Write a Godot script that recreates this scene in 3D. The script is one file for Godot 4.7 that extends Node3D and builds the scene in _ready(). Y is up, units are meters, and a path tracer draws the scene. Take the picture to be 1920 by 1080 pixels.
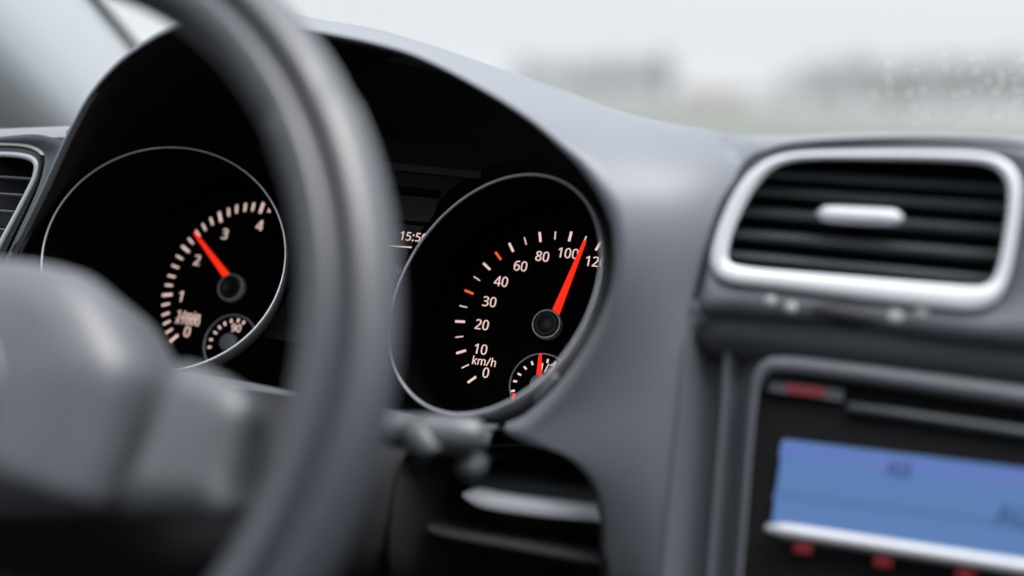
extends Node3D
# A car dashboard seen from the passenger side. Origin: centre of the speedometer's ring; x right, y up, z back towards the seats.

const F := 2666.667            # focal length in pixels of the 1920 x 1080 photograph
const PITCH := -0.139473
const YAW := 0.351978
const ROLL := 0.0541227
const EYE := Vector3(0.253718, 0.100836, 0.659041)
const RING_R := 0.066          # radius of a dial ring
const DIAL_GAP := 0.191947     # between the two dials
const PANEL_Z := 0.04          # the dash face: z = PANEL_Z - PANEL_LEAN * y
const PANEL_LEAN := 0.25

var eye_basis := Basis.from_euler(Vector3(PITCH, YAW, ROLL))
var M := {}
var rng := RandomNumberGenerator.new()

# ---------------------------------------------------------------- helpers
func ray(px: float, py: float) -> Vector3:
	return eye_basis * Vector3((px - 960.0) / F, -(py - 540.0) / F, -1.0)

func on_plane(px: float, py: float, p0: Vector3, n: Vector3) -> Vector3:
	var d := ray(px, py)
	return EYE + d * ((p0 - EYE).dot(n) / d.dot(n))

func W(px: float, py: float, z0: float, lean := PANEL_LEAN) -> Vector3:   # the plane z = z0 - lean * y
	return on_plane(px, py, Vector3(0, 0, z0), Vector3(0, lean, 1))

func V(px: float, py: float, z: float) -> Vector3:
	return W(px, py, z, 0.0)

func cat(a, b, c, d, t: float):
	return 0.5 * ((2.0 * b) + (c - a) * t + (2.0 * a - 5.0 * b + 4.0 * c - d) * t * t + (3.0 * b - 3.0 * c + d - a) * t * t * t)

func smooth3(pts: Array, n: int, closed := false) -> PackedVector3Array:   # Catmull-Rom, evenly by station index
	var out := PackedVector3Array()
	var k := pts.size()
	for i in n:
		var t: float = float(i) / (n if closed else n - 1) * (k if closed else k - 1)
		var j := int(t)
		if not closed and j > k - 2: j = k - 2
		var f := t - j
		if closed:
			out.append(cat(pts[(j - 1 + k) % k], pts[j % k], pts[(j + 1) % k], pts[(j + 2) % k], f))
		else:
			out.append(cat(pts[max(j - 1, 0)], pts[j], pts[j + 1], pts[min(j + 2, k - 1)], f))
	return out

func loop_px(pts: Array, c: Vector2, n: int) -> Array:     # a closed outline in pixels, sampled evenly by angle about c
	var dense := []
	var k := pts.size()
	for i in k:
		for s in 8:
			dense.append(cat(pts[(i - 1 + k) % k], pts[i], pts[(i + 1) % k], pts[(i + 2) % k], s / 8.0))
	var out := []
	for i in n:
		var dir := Vector2.from_angle(TAU * i / n)
		var best := 0.0
		for j in dense.size():
			var a: Vector2 = dense[j] - c
			var b: Vector2 = dense[(j + 1) % dense.size()] - c
			var e := b - a
			var den := dir.cross(e)
			if absf(den) < 1e-9: continue
			var t := a.cross(e) / den
			var s := a.cross(dir) / den
			if s >= -0.0001 and s <= 1.0001 and t > best: best = t
		out.append(c + dir * best)
	return out

func loop_w(px_loop: Array, z0: float, lean := PANEL_LEAN) -> PackedVector3Array:
	var o := PackedVector3Array()
	for p in px_loop: o.append(W(p.x, p.y, z0, lean))
	return o

func shifted(a: PackedVector3Array, by: Vector3) -> PackedVector3Array:
	var o := PackedVector3Array()
	for p in a: o.append(p + by)
	return o

func scaled(a: PackedVector3Array, k: float, by := Vector3.ZERO) -> PackedVector3Array:
	var c := Vector3.ZERO
	for p in a: c += p
	c /= a.size()
	var o := PackedVector3Array()
	for p in a: o.append(c + (p - c) * k + by)
	return o

func stool() -> SurfaceTool:
	var st := SurfaceTool.new()
	st.begin(Mesh.PRIMITIVE_TRIANGLES)
	st.set_smooth_group(0)
	return st

func grid(st: SurfaceTool, rows: Array, closed := false, flip := false) -> void:
	for i in rows.size() - 1:
		var a: PackedVector3Array = rows[i]
		var b: PackedVector3Array = rows[i + 1]
		var n := a.size()
		for j in (n if closed else n - 1):
			var k := (j + 1) % n
			var q := [a[j], b[j], b[k], a[k]]
			if flip: q.reverse()
			for v in [q[0], q[1], q[2], q[0], q[2], q[3]]: st.add_vertex(v)

func fan(st: SurfaceTool, a: PackedVector3Array, flip := false) -> void:
	var c := Vector3.ZERO
	for p in a: c += p
	c /= a.size()
	for j in a.size():
		var k := (j + 1) % a.size()
		for v in ([c, a[j], a[k]] if flip else [c, a[k], a[j]]): st.add_vertex(v)

func bar(st: SurfaceTool, path: PackedVector3Array, radii, sides := 16, squash := Vector3.ONE, caps := true) -> void:   # a tube along a path
	var rows := []
	var n := path.size()
	var up := Vector3.UP
	for i in n:
		var d := (path[min(i + 1, n - 1)] - path[max(i - 1, 0)]).normalized()
		var s := d.cross(up)
		if s.length() < 0.05: s = d.cross(Vector3.BACK)
		s = s.normalized()
		var w := s.cross(d)
		var r: float = radii[i] if radii is Array else radii
		var row := PackedVector3Array()
		for k in sides:
			var g := TAU * k / sides
			row.append(path[i] + (s * cos(g) + w * sin(g)) * r * squash)
		rows.append(row)
	grid(st, rows, true)
	if caps:
		fan(st, rows[0], true)
		fan(st, rows[n - 1])

func slab(st: SurfaceTool, c: Vector3, b: Basis, size: Vector3, bevel: float) -> void:   # a box with chamfered edges
	var rows := []
	var h := size / 2.0
	for lv in [[-h.z, bevel], [-h.z + bevel, 0.0], [h.z - bevel, 0.0], [h.z, bevel]]:
		var x: float = h.x - lv[1]
		var y: float = h.y - lv[1]
		var row := PackedVector3Array()
		for q in [[-x, -y + bevel], [-x + bevel, -y], [x - bevel, -y], [x, -y + bevel], [x, y - bevel], [x - bevel, y], [-x + bevel, y], [-x, y - bevel]]:
			row.append(c + b * Vector3(q[0], q[1], lv[0]))
		rows.append(row)
	st.set_smooth_group(-1)
	grid(st, rows, true)
	fan(st, rows[0], true)
	fan(st, rows[3])
	st.set_smooth_group(0)

func lathe(st: SurfaceTool, at: Vector3, b: Basis, profile: Array, sides := 72) -> void:   # profile of (radius, height along b.z)
	var rows := []
	for p in profile:
		var row := PackedVector3Array()
		for k in sides:
			var g := TAU * k / sides
			row.append(at + b * Vector3(cos(g) * p.x, sin(g) * p.x, p.y))
		rows.append(row)
	grid(st, rows, true)

func commit(called: String, st: SurfaceTool, m: Material, parent: Node = self) -> MeshInstance3D:
	st.generate_normals()
	var o := MeshInstance3D.new()
	o.name = called
	o.mesh = st.commit()
	o.material_override = m
	o.cast_shadow = GeometryInstance3D.SHADOW_CASTING_SETTING_ON
	parent.add_child(o, true)
	return o

func thing(called: String, label: String, category: String, group := "", kind := "") -> Node3D:
	var o := Node3D.new()
	o.name = called
	add_child(o, true)
	tag(o, label, category, group, kind)
	return o

func tag(o: Node, label: String, category: String, group := "", kind := "") -> void:
	o.set_meta("label", label)
	o.set_meta("category", category)
	if group: o.set_meta("group", group)
	if kind: o.set_meta("kind", kind)

func text(called: String, words: String, cap: float, at: Vector3, b: Basis, m: Material, parent: Node, weight := 500, bold := 0.0) -> MeshInstance3D:
	var f := SystemFont.new()
	f.font_names = PackedStringArray(["Droid Sans"])
	f.font_weight = weight
	var use: Font = f
	if bold != 0.0:
		var v := FontVariation.new()
		v.base_font = f
		v.variation_embolden = bold
		use = v
	var t := TextMesh.new()
	t.font = use
	t.text = words
	t.font_size = 64
	t.pixel_size = cap / 45.7
	t.depth = 0.0003
	t.curve_step = 1.0
	var o := MeshInstance3D.new()
	o.name = called
	o.mesh = t
	o.material_override = m
	o.transform = Transform3D(b, at)
	parent.add_child(o, true)
	return o

# ---------------------------------------------------------------- materials
func lin(r: float, g: float, b: float) -> Color:
	return Color(r, g, b).linear_to_srgb()

func noise_tex(freq: float, kind := FastNoiseLite.TYPE_SIMPLEX_SMOOTH, octaves := 3, size := 512, sd := 1, ret := -1) -> NoiseTexture2D:
	var n := FastNoiseLite.new()
	n.noise_type = kind
	n.seed = sd
	n.frequency = freq
	n.fractal_octaves = octaves
	if ret >= 0: n.cellular_return_type = ret
	var t := NoiseTexture2D.new()
	t.width = size
	t.height = size
	t.seamless = true
	t.noise = n
	return t

func mat(c: Color, rough: float, metal := 0.0, spec := 0.5) -> StandardMaterial3D:
	var m := StandardMaterial3D.new()
	m.albedo_color = c
	m.roughness = rough
	m.metallic = metal
	m.metallic_specular = spec
	return m

func grained(m: StandardMaterial3D, tex: Texture2D, per_metre: float, depth_cm: float) -> StandardMaterial3D:
	m.uv1_triplanar = true
	m.uv1_world_triplanar = true
	m.uv1_scale = Vector3.ONE * per_metre
	m.heightmap_enabled = true
	m.heightmap_texture = tex
	m.heightmap_scale = depth_cm
	return m

func glow(c: Color, energy: float) -> StandardMaterial3D:
	var m := mat(Color(0.02, 0.02, 0.02), 0.6)
	m.emission_enabled = true
	m.emission = c
	m.emission_energy_multiplier = energy
	return m

func sheen(m: StandardMaterial3D, k: float) -> StandardMaterial3D:   # the dusty bloom of soft-touch plastic
	m.rim_enabled = true
	m.rim = k
	m.rim_tint = 0.2
	return m

func make_materials() -> void:
	var fine := noise_tex(0.09, FastNoiseLite.TYPE_SIMPLEX_SMOOTH, 3, 512, 3)
	var leather := noise_tex(0.055, FastNoiseLite.TYPE_CELLULAR, 2, 512, 5, FastNoiseLite.RETURN_DISTANCE2_SUB)
	M.dash = sheen(grained(mat(lin(0.105, 0.119, 0.146), 0.5, 0.0, 0.58), fine, 12.0, 0.006), 0.6)
	M.panel = sheen(grained(mat(lin(0.076, 0.085, 0.104), 0.45, 0.0, 0.55), fine, 12.0, 0.006), 0.3)
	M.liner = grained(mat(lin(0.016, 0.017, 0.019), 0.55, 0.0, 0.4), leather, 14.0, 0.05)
	M.leather = grained(mat(lin(0.045, 0.051, 0.063), 0.36, 0.0, 0.6), leather, 12.0, 0.005)
	M.pad = sheen(grained(mat(lin(0.07, 0.078, 0.095), 0.48, 0.0, 0.6), fine, 12.0, 0.006), 0.4)
	M.trim = mat(lin(0.082, 0.092, 0.106), 0.42, 0.0, 0.6)
	M.black = mat(lin(0.006, 0.006, 0.007), 0.6, 0.0, 0.3)
	M.matt = mat(lin(0.004, 0.004, 0.004), 0.95, 0.0, 0.1)
	M.black_plastic = mat(lin(0.022, 0.023, 0.025), 0.6, 0.0, 0.4)
	M.gloss = mat(lin(0.006, 0.006, 0.007), 0.15)
	M.slat = mat(lin(0.045, 0.055, 0.062), 0.45)
	M.chrome = mat(lin(0.62, 0.63, 0.66), 0.22, 1.0)
	M.ring = mat(lin(0.74, 0.77, 0.82), 0.3, 0.45)
	M.dial_ring = mat(lin(0.7, 0.74, 0.77), 0.4, 0.2)
	M.strip = mat(lin(0.46, 0.48, 0.52), 0.45, 0.3)
	M.silver = mat(lin(0.64, 0.675, 0.735), 0.5, 0.15)
	M.hub_ring = mat(lin(0.32, 0.35, 0.37), 0.45)
	M.hub = mat(lin(0.012, 0.014, 0.014), 0.5)
	M.lit_white = glow(Color(1.0, 0.86, 0.82), 0.268)
	M.lit_red = glow(Color(1.0, 0.17, 0.08), 0.320)
	M.lit_orange = glow(Color(1.0, 0.38, 0.22), 0.284)
	M.lit_dim = glow(Color(0.75, 0.82, 0.84), 0.072)
	M.screen_off = mat(lin(0.005, 0.006, 0.006), 0.45, 0.0, 0.3)
	M.blue = glow(Color(0.33, 0.48, 0.70), 0.289)
	M.screen_head = glow(Color(0.36, 0.46, 0.73), 0.289)
	M.screen_row = glow(Color(0.32, 0.465, 0.68), 0.279)
	M.ink = glow(Color(0.10, 0.14, 0.38), 0.258)
	M.cloth = grained(mat(lin(0.5, 0.54, 0.58), 0.9, 0.0, 0.3), noise_tex(0.3, FastNoiseLite.TYPE_VALUE, 2, 256, 9), 25.0, 0.02)
	M.roof_cloth = mat(lin(0.12, 0.125, 0.13), 0.9, 0.0, 0.3)
	M.seat = mat(lin(0.02, 0.02, 0.022), 0.8, 0.0, 0.3)
	M.rubber = mat(lin(0.012, 0.013, 0.013), 0.7)
	M.grass = grained(mat(lin(0.09, 0.1, 0.085), 0.9), noise_tex(0.05), 0.05, 1.0)
	M.leaf = mat(lin(0.06, 0.085, 0.055), 0.8)
	M.leaf_dark = mat(lin(0.045, 0.06, 0.05), 0.8)
	M.bark = mat(lin(0.06, 0.05, 0.04), 0.9)
	M.render_wall = mat(lin(0.42, 0.38, 0.34), 0.85)
	M.roof_tile = mat(lin(0.2, 0.16, 0.14), 0.85)
	M.window_glass = mat(lin(0.03, 0.035, 0.04), 0.1)
	M.glass = mat(Color(1, 1, 1, 0.03), 0.0)
	M.glass.transparency = BaseMaterial3D.TRANSPARENCY_ALPHA
	M.water = mat(Color(1, 1, 1), 0.0)
	M.water.refraction_enabled = true
	M.water.refraction_scale = 0.033
	M.button_red = glow(Color(0.85, 0.3, 0.35), 0.062)

# ---------------------------------------------------------------- scene
func _ready() -> void:
	rng.seed = 7
	light_and_camera()
	make_materials()
	outside()
	dashboard()
	cluster()
	centre_vent()
	side_vent()
	radio()
	tray()
	column()
	wheel()
	glass_and_pillar()
	cabin()

func light_and_camera() -> void:
	var cam := Camera3D.new()
	cam.name = "camera"
	cam.transform = Transform3D(eye_basis, EYE)
	cam.fov = rad_to_deg(2.0 * atan(540.0 / F))
	cam.near = 0.02
	cam.far = 2000.0
	var at := CameraAttributesPhysical.new()
	at.frustum_focal_length = 50.0
	at.frustum_focus_distance = 0.785
	at.exposure_aperture = 2.2
	at.frustum_near = 0.02
	at.frustum_far = 2000.0
	cam.attributes = at
	cam.fov = rad_to_deg(2.0 * atan(540.0 / F))
	add_child(cam)
	cam.current = true
	# overcast: three times as bright overhead as at the horizon
	var im := Image.create(64, 256, false, Image.FORMAT_RGBF)
	for y in 256:
		var el := PI / 2.0 - PI * (y + 0.5) / 256.0
		var l := 0.25 * (1.0 + 2.6 * sin(el)) if el > 0.0 else 0.1
		for x in 64: im.set_pixel(x, y, Color(l * 0.96, l * 0.99, l * 1.03))
	var sky := PanoramaSkyMaterial.new()
	sky.panorama = ImageTexture.create_from_image(im)
	sky.energy_multiplier = 0.88
	var env := Environment.new()
	env.background_mode = Environment.BG_SKY
	env.sky = Sky.new()
	env.sky.sky_material = sky
	env.tonemap_mode = Environment.TONE_MAPPER_LINEAR
	env.tonemap_exposure = 3.3
	env.fog_enabled = true
	env.fog_density = 0.001
	env.fog_light_color = Color(0.88, 0.9, 0.92)
	env.sdfgi_enabled = true
	env.ssao_enabled = true
	env.ssil_enabled = true
	var we := WorldEnvironment.new()
	we.name = "world_environment"
	we.environment = env
	add_child(we)
	var sun := DirectionalLight3D.new()
	sun.name = "overcast_sun"
	sun.light_energy = 0.5
	sun.light_color = Color(1.0, 0.98, 0.96)
	sun.light_angular_distance = 40.0
	sun.shadow_enabled = true
	add_child(sun)
	sun.look_at_from_position(Vector3(0.8, 2.0, 0.25), Vector3.ZERO)

const GROUND := -1.05

func far_at(px: float, dist: float) -> Vector3:
	var d := ray(px, 180.0)
	d.y = 0.0
	var p := EYE + d.normalized() * dist
	return Vector3(p.x, GROUND, p.z)

func tree(at: Vector3, h: float, w: float, m: Material, label: String) -> void:
	var t := thing("roadside_tree", label, "tree", "hazy trees beyond the windscreen")
	t.position = at
	var st := stool()
	var path := PackedVector3Array()
	var rad := []
	for k in 6:
		path.append(Vector3(rng.randf_range(-0.1, 0.1), h * 0.7 * k / 5.0, rng.randf_range(-0.1, 0.1)))
		rad.append(0.03 * h * (1.0 - 0.15 * k))
	bar(st, path, rad, 8)
	commit("trunk", st, M.bark, t)
	st = stool()
	st.set_smooth_group(-1)
	var clumps := []
	for k in 12:
		var g := rng.randf() * TAU
		var y := rng.randf_range(0.3, 0.92)
		var r := w * 0.5 * rng.randf_range(0.15, 0.75) * sqrt(maxf(0.1, 1.0 - pow((y - 0.5) / 0.55, 2.0)))
		clumps.append([Vector3(cos(g) * r, y * h, sin(g) * r), rng.randf_range(0.14, 0.24) * w])
	for k in 700:
		var c = clumps[rng.randi() % 12]
		var p: Vector3 = c[0] + Vector3(rng.randfn(), rng.randfn(), rng.randfn()) * c[1] * 0.6
		var u := Vector3(rng.randfn(), rng.randfn(), rng.randfn()).normalized() * 0.035 * h
		var v := u.cross(Vector3(rng.randfn(), rng.randfn(), rng.randfn())).normalized() * 0.03 * h
		for q in [p - u, p + v, p + u, p - u, p + u, p - v]: st.add_vertex(q)
	commit("crown", st, m, t)

func outside() -> void:
	var st := stool()
	var g := PackedVector3Array([Vector3(-900, GROUND, -900), Vector3(900, GROUND, -900), Vector3(900, GROUND, 300), Vector3(-900, GROUND, 300)])
	for k in [0, 1, 2, 0, 2, 3]: st.add_vertex(g[k])
	var go := commit("ground", st, M.grass)
	go.set_meta("kind", "structure")
	var low := "low dark hazy tree left of the beige house"
	for q in [[985, 250, 6.0, 9.0], [1030, 262, 6.4, 9.0], [1075, 255, 6.8, 9.0], [1120, 262, 6.5, 9.0], [1160, 250, 6.6, 9.0], [1200, 258, 7.0, 8.0]]:
		tree(far_at(q[0], q[1]), q[2], q[3], M.leaf_dark, low)
	tree(far_at(1236, 252), 9.2, 7.0, M.leaf_dark, "tallest dark hazy tree of the row left of the beige house")
	for q in [[1480, 262, 6.2, 9.0], [1530, 250, 8.0, 9.0], [1575, 258, 8.6, 10.0], [1625, 250, 9.2, 10.0], [1675, 262, 10.0, 10.0], [1725, 250, 9.4, 10.0], [1780, 255, 10.4, 11.0], [1835, 262, 11.0, 11.0], [1890, 250, 10.0, 11.0], [1950, 255, 9.5, 11.0]]:
		tree(far_at(q[0], q[1]), q[2], q[3], M.leaf, "pale green hazy tree behind the raindrops right of the beige house")
	var hs := thing("distant_house", "small beige house in the haze between the two rows of trees", "house")
	var c := far_at(1345, 270)
	hs.position = c
	st = stool()
	slab(st, Vector3(0, 1.3, 0), Basis.IDENTITY, Vector3(13, 2.6, 8), 0.02)
	commit("wall", st, M.render_wall, hs)
	st = stool()
	st.set_smooth_group(-1)
	var ra := PackedVector3Array([Vector3(-6.8, 2.5, 4.4), Vector3(-6.8, 3.7, 0), Vector3(-6.8, 2.5, -4.4)])
	grid(st, [ra, shifted(ra, Vector3(13.6, 0, 0))], true)
	commit("roof", st, M.roof_tile, hs)
	for x in [-4.5, -1.5, 1.5, 4.5]:
		st = stool()
		slab(st, Vector3(x, 1.4, 4.02), Basis.IDENTITY, Vector3(1.1, 1.2, 0.1), 0.02)
		commit("window", st, M.window_glass, hs)

# the hood's lip, in pixels of the photograph on the plane z = 0.045
const LIP_Z := 0.045
const LIP_TOP := [Vector2(20, 480), Vector2(40, 440), Vector2(75, 370), Vector2(110, 292), Vector2(130, 250), Vector2(160, 195), Vector2(190, 155), Vector2(230, 115), Vector2(280, 80), Vector2(330, 56), Vector2(420, 36), Vector2(520, 42), Vector2(600, 60), Vector2(680, 76), Vector2(760, 97), Vector2(830, 127), Vector2(900, 165), Vector2(950, 195), Vector2(1000, 230), Vector2(1045, 270), Vector2(1080, 305), Vector2(1110, 345), Vector2(1130, 380), Vector2(1146, 420), Vector2(1152, 460), Vector2(1150, 520), Vector2(1138, 570), Vector2(1112, 630), Vector2(1075, 690), Vector2(1030, 745), Vector2(980, 788), Vector2(930, 806)]
const LIP_LOW := [Vector2(850, 800), Vector2(760, 785), Vector2(650, 765), Vector2(530, 742), Vector2(400, 715), Vector2(250, 690), Vector2(100, 640), Vector2(25, 565)]

func dashboard() -> void:
	var d := thing("dashboard", "grey soft plastic dashboard with arched hood over black instrument hollow", "dashboard")
	# --- hood skin: from the lip out to the ridge line
	var lip := []
	var out := []
	var pairs := [
		[420, 36, 420, 6, 0.0], [520, 42, 530, 22, 0.0], [600, 60, 605, 37, 0.0], [680, 76, 695, 52, 0.0], [760, 97, 790, 78, 0.0], [830, 127, 880, 108, 0.0], [900, 165, 985, 145, 0.002],
		[950, 195, 1070, 175, 0.0], [1000, 230, 1150, 203, 0.0], [1045, 270, 1250, 229, 0.0], [1080, 305, 1350, 247, 0.007], [1110, 345, 1371, 278, 0.019], [1130, 380, 1392, 308, 0.03],
		[1146, 420, 1352, 376, 0.037], [1152, 460, 1326, 450, 0.04], [1150, 520, 1304, 530, 0.04], [1138, 570, 1290, 590, 0.04], [1112, 630, 1284, 640, 0.04], [1075, 690, 1279, 685, 0.04],
		[1030, 745, 1275, 725, 0.04], [980, 788, 1271, 765, 0.04], [945, 806, 1267, 800, 0.04], [985, 832, 1263, 840, 0.04], [1050, 850, 1258, 885, 0.04], [1095, 885, 1253, 935, 0.04],
		[1118, 930, 1249, 985, 0.04], [1126, 1000, 1244, 1040, 0.04], [1128, 1120, 1236, 1140, 0.04]]
	for p in pairs:
		lip.append(V(p[0], p[1], LIP_Z))
		out.append(W(p[2], p[3], p[4]))
	var a := smooth3(lip, 109)
	var o := smooth3(out, 109)
	var rows := []
	for c in 13:
		var t := c / 12.0
		var row := PackedVector3Array()
		for i in a.size():
			var p := a[i].lerp(o[i], t)
			if o[i].z < a[i].z: p.z = lerpf(a[i].z, o[i].z, 1.0 - pow(1.0 - t, 1.8))
			var low: float = smoothstep(54.0, 84.0, i)            # the face beside the dials is a little hollow
			p.z += (0.006 * sin(minf(t * 4.0, 1.0) * PI) + 0.003 * sin(t * PI) * (1.0 - low)) * (1.0 - low * 0.3) - low * 0.004 * pow(sin(t * PI), 2.0) * t
			row.append(p)
		rows.append(row)
	for pass_ in 60:                                              # ease the creases out of the face
		for c in range(2, 12):
			var was: PackedVector3Array = rows[c].duplicate()
			for i in range(1, was.size() - 1):
				rows[c][i] = was[i].lerp((was[i - 1] + was[i + 1] + rows[c - 1][i] + rows[c + 1][i]) * 0.25, 0.7)
	var curl := PackedVector3Array()                              # the lip rolls inwards
	for i in a.size():
		curl.append(a[i] + Vector3(0, 0, -0.006) + (Vector3(-0.09, 0.0, LIP_Z) - a[i]).normalized() * 0.002)
	rows.push_front(curl)
	var st := stool()
	grid(st, rows)
	# the skin runs on as a brow over the centre vent
	var brow_a := [out[10]]
	var brow_b := [out[12]]
	var ridge_more := []
	for p in [[1392, 252, 1412, 298, 0.009, 0.032], [1450, 254, 1457, 274, 0.012, 0.036], [1560, 251, 1540, 263, 0.016, 0.038], [1700, 247, 1700, 258, 0.016, 0.038], [1850, 250, 1860, 262, 0.016, 0.038], [1960, 260, 1950, 275, 0.016, 0.038], [2150, 285, 2150, 310, 0.016, 0.038]]:
		ridge_more.append(W(p[0], p[1], p[4]))
		brow_a.append(W(p[0], p[1], p[4]))
		brow_b.append(W(p[2], p[3], p[5]))
	var ba := smooth3(brow_a, 57)
	var bc := smooth3(brow_b, 57)
	var brow := []
	for r in 9:
		var row := PackedVector3Array()
		for k in 57:
			if k == 0:
				row.append(o[40 + r])
				continue
			var t := r / 8.0
			row.append(ba[k].lerp(bc[k], t) + Vector3(0, 0.001, 0.0025) * sin(t * PI) * smoothstep(2.0, 18.0, k))
		brow.append(row)
	grid(st, brow, false, true)
	commit("instrument_hood", st, M.dash, d)
	# --- top of the dash, from the ridge forward to the windscreen
	var ridge := []
	for k in 11: ridge.append(out[k])
	ridge.append_array(ridge_more)
	st = stool()
	var rr := smooth3(ridge, 70)
	grid(st, [rr, shifted(rr, Vector3(0, -0.0015, -0.012)), shifted(rr, Vector3(0, -0.006, -0.04)), shifted(rr, Vector3(0, -0.022, -0.12)), shifted(rr, Vector3(0, -0.06, -0.32))])
	commit("dash_top", st, M.dash, d)
	# --- hood's far flank, out of sight behind the lip, and the dash top beyond the left vent
	var left := []
	for k in 11: left.append(V(LIP_TOP[k].x, LIP_TOP[k].y, LIP_Z))
	var la := smooth3(left, 40)
	var lb := PackedVector3Array()
	for p in la: lb.append(p + (p - Vector3(-0.09, 0.0, LIP_Z)).normalized() * 0.004 + Vector3(0, 0, -0.004))
	st = stool()
	grid(st, [shifted(la, Vector3(0, 0, -0.005)), la, lb, shifted(lb, Vector3(-0.03, 0.0, -0.05)), shifted(lb, Vector3(-0.03, -0.02, -0.25))])
	commit("hood_flank", st, M.dash, d)
	# --- liner: from the lip in to the back wall
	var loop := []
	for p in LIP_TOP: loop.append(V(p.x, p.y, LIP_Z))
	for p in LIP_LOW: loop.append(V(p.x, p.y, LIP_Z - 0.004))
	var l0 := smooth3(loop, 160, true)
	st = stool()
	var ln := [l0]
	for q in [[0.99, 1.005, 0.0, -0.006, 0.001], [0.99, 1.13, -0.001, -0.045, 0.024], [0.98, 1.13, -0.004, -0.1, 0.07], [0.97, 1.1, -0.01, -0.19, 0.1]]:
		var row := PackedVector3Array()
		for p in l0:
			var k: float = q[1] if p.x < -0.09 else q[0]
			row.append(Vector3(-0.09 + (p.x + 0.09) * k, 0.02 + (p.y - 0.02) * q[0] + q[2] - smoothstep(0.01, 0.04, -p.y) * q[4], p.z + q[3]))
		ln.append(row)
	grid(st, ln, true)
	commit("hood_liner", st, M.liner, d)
	st = stool()
	fan(st, ln[4])
	commit("back_wall", st, M.black_plastic, d)
	var b0 := []
	for p in [[924, 806], [850, 800], [760, 785], [650, 765], [530, 742], [400, 715], [250, 690]]: b0.append(V(p[0], p[1], LIP_Z - 0.002))
	var bb := smooth3(b0, 30)
	st = stool()
	grid(st, [shifted(bb, Vector3(0, 0.001, -0.008)), bb, shifted(bb, Vector3(0, -0.003, 0.003)), shifted(bb, Vector3(0, -0.01, 0.004)), shifted(bb, Vector3(0, -0.016, -0.004)), shifted(bb, Vector3(0, -0.018, -0.03))])
	commit("lower_bezel", st, M.dash, d)
	# --- face of the dash left of the hood, round the side vent
	var A := [Vector2(-140, 262), Vector2(-60, 258), Vector2(0, 256), Vector2(70, 252), Vector2(119, 268), Vector2(110, 292), Vector2(93, 330), Vector2(75, 370), Vector2(40, 440), Vector2(20, 480), Vector2(-30, 590)]
	var B := [Vector2(-140, 266), Vector2(-60, 266), Vector2(0, 267), Vector2(50, 270), Vector2(76, 281), Vector2(84, 297), Vector2(80, 325), Vector2(66, 366), Vector2(28, 448), Vector2(0, 508), Vector2(-50, 615)]
	var wa := []
	var wb := []
	for p in A: wa.append(V(p.x, p.y, LIP_Z - 0.004))
	for p in B: wb.append(V(p.x, p.y, LIP_Z - 0.003))
	var ra := smooth3(wa, 60)
	var rb := smooth3(wb, 60)
	st = stool()
	grid(st, [ra, rb, shifted(scaled(rb, 0.985), Vector3(0, 0, -0.012))])
	commit("side_face", st, M.dash, d)
	var t0 := PackedVector3Array()
	var t1 := PackedVector3Array()
	var t2 := PackedVector3Array()
	for k in 24:
		var x := lerpf(-150, 124, k / 23.0)
		t0.append(V(x, 263.0 - 6.0 * k / 23.0, LIP_Z - 0.004))
		t1.append(V(x, 254.0 - 7.0 * k / 23.0, LIP_Z - 0.012))
		t2.append(V(x + 10.0, 247.0 - 11.0 * k / 23.0, LIP_Z - 0.07))
	st = stool()
	grid(st, [t0, t1, t2, shifted(t2, Vector3(-0.02, -0.02, -0.25))])
	commit("side_top", st, M.dash, d)
	# --- raised panel round the centre vent, with the groove that sets it off
	var c := Vector2(1620, 430)
	var g0 := loop_px(GROOVE, c, 120)
	var v0 := loop_px(VENT_OUT, c, 120)
	var mid := []
	var g1 := []
	var gx := []
	for i in 120:
		gx.append(c + ((g0[i] as Vector2) - c) * 1.06)
		g1.append((g0[i] as Vector2).move_toward(c, 10.0))
		mid.append((g0[i] as Vector2).move_toward(c, 20.0))
	st = stool()
	grid(st, [loop_w(gx, 0.022), loop_w(g0, 0.034), loop_w(g1, 0.030), loop_w(g1, 0.0305), loop_w(mid, 0.0425), loop_w(v0, 0.042), loop_w(v0, 0.03)], true)
	commit("vent_surround", st, M.panel, d)
	# --- lower centre panel between the ridge and the radio
	var r0 := []
	var r1 := []
	for p in [[1290, 590, 1900, 668], [1288, 600, 1650, 640], [1287, 612, 1480, 622], [1285, 628, 1420, 626], [1283, 650, 1392, 645], [1281, 675, 1384, 690], [1277, 710, 1381, 740], [1272, 770, 1378, 800], [1262, 860, 1372, 880], [1252, 960, 1366, 970], [1243, 1060, 1358, 1065], [1236, 1140, 1352, 1145]]:
		r0.append(W(p[0], p[1], 0.04))
		r1.append(W(p[2], p[3], 0.04))
	var q0 := smooth3(r0, 60)
	var q1 := smooth3(r1, 60)
	rows = []
	for pr in [[0.0, -0.004], [0.0, 0.0], [0.02, 0.002], [0.05, 0.0015], [0.12, -0.006], [0.25, -0.018], [0.45, -0.024], [0.56, -0.022], [0.64, -0.011], [0.7, -0.0095], [0.78, -0.016], [0.95, -0.02], [1.0, -0.024]]:
		var row := PackedVector3Array()
		for i in 60:
			var fade: float = smoothstep(8.0, 26.0, i)
			var p := q0[i].lerp(q1[i], pr[0])
			p.z += pr[1] * lerpf(0.25, 1.0, fade)
			row.append(p)
		rows.append(row)
	st = stool()
	grid(st, rows)
	commit("console_cheek", st, M.panel, d)
	st = stool()
	var m0 := PackedVector3Array()
	var m1 := PackedVector3Array()
	for k in 20:
		var x := lerpf(1290, 2150, k / 19.0)
		m0.append(W(x, 572.0 + (x - 1290.0) * 0.112, 0.0385))
		m1.append(W(x, 630.0 + (x - 1290.0) * 0.118, 0.0355))
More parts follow.
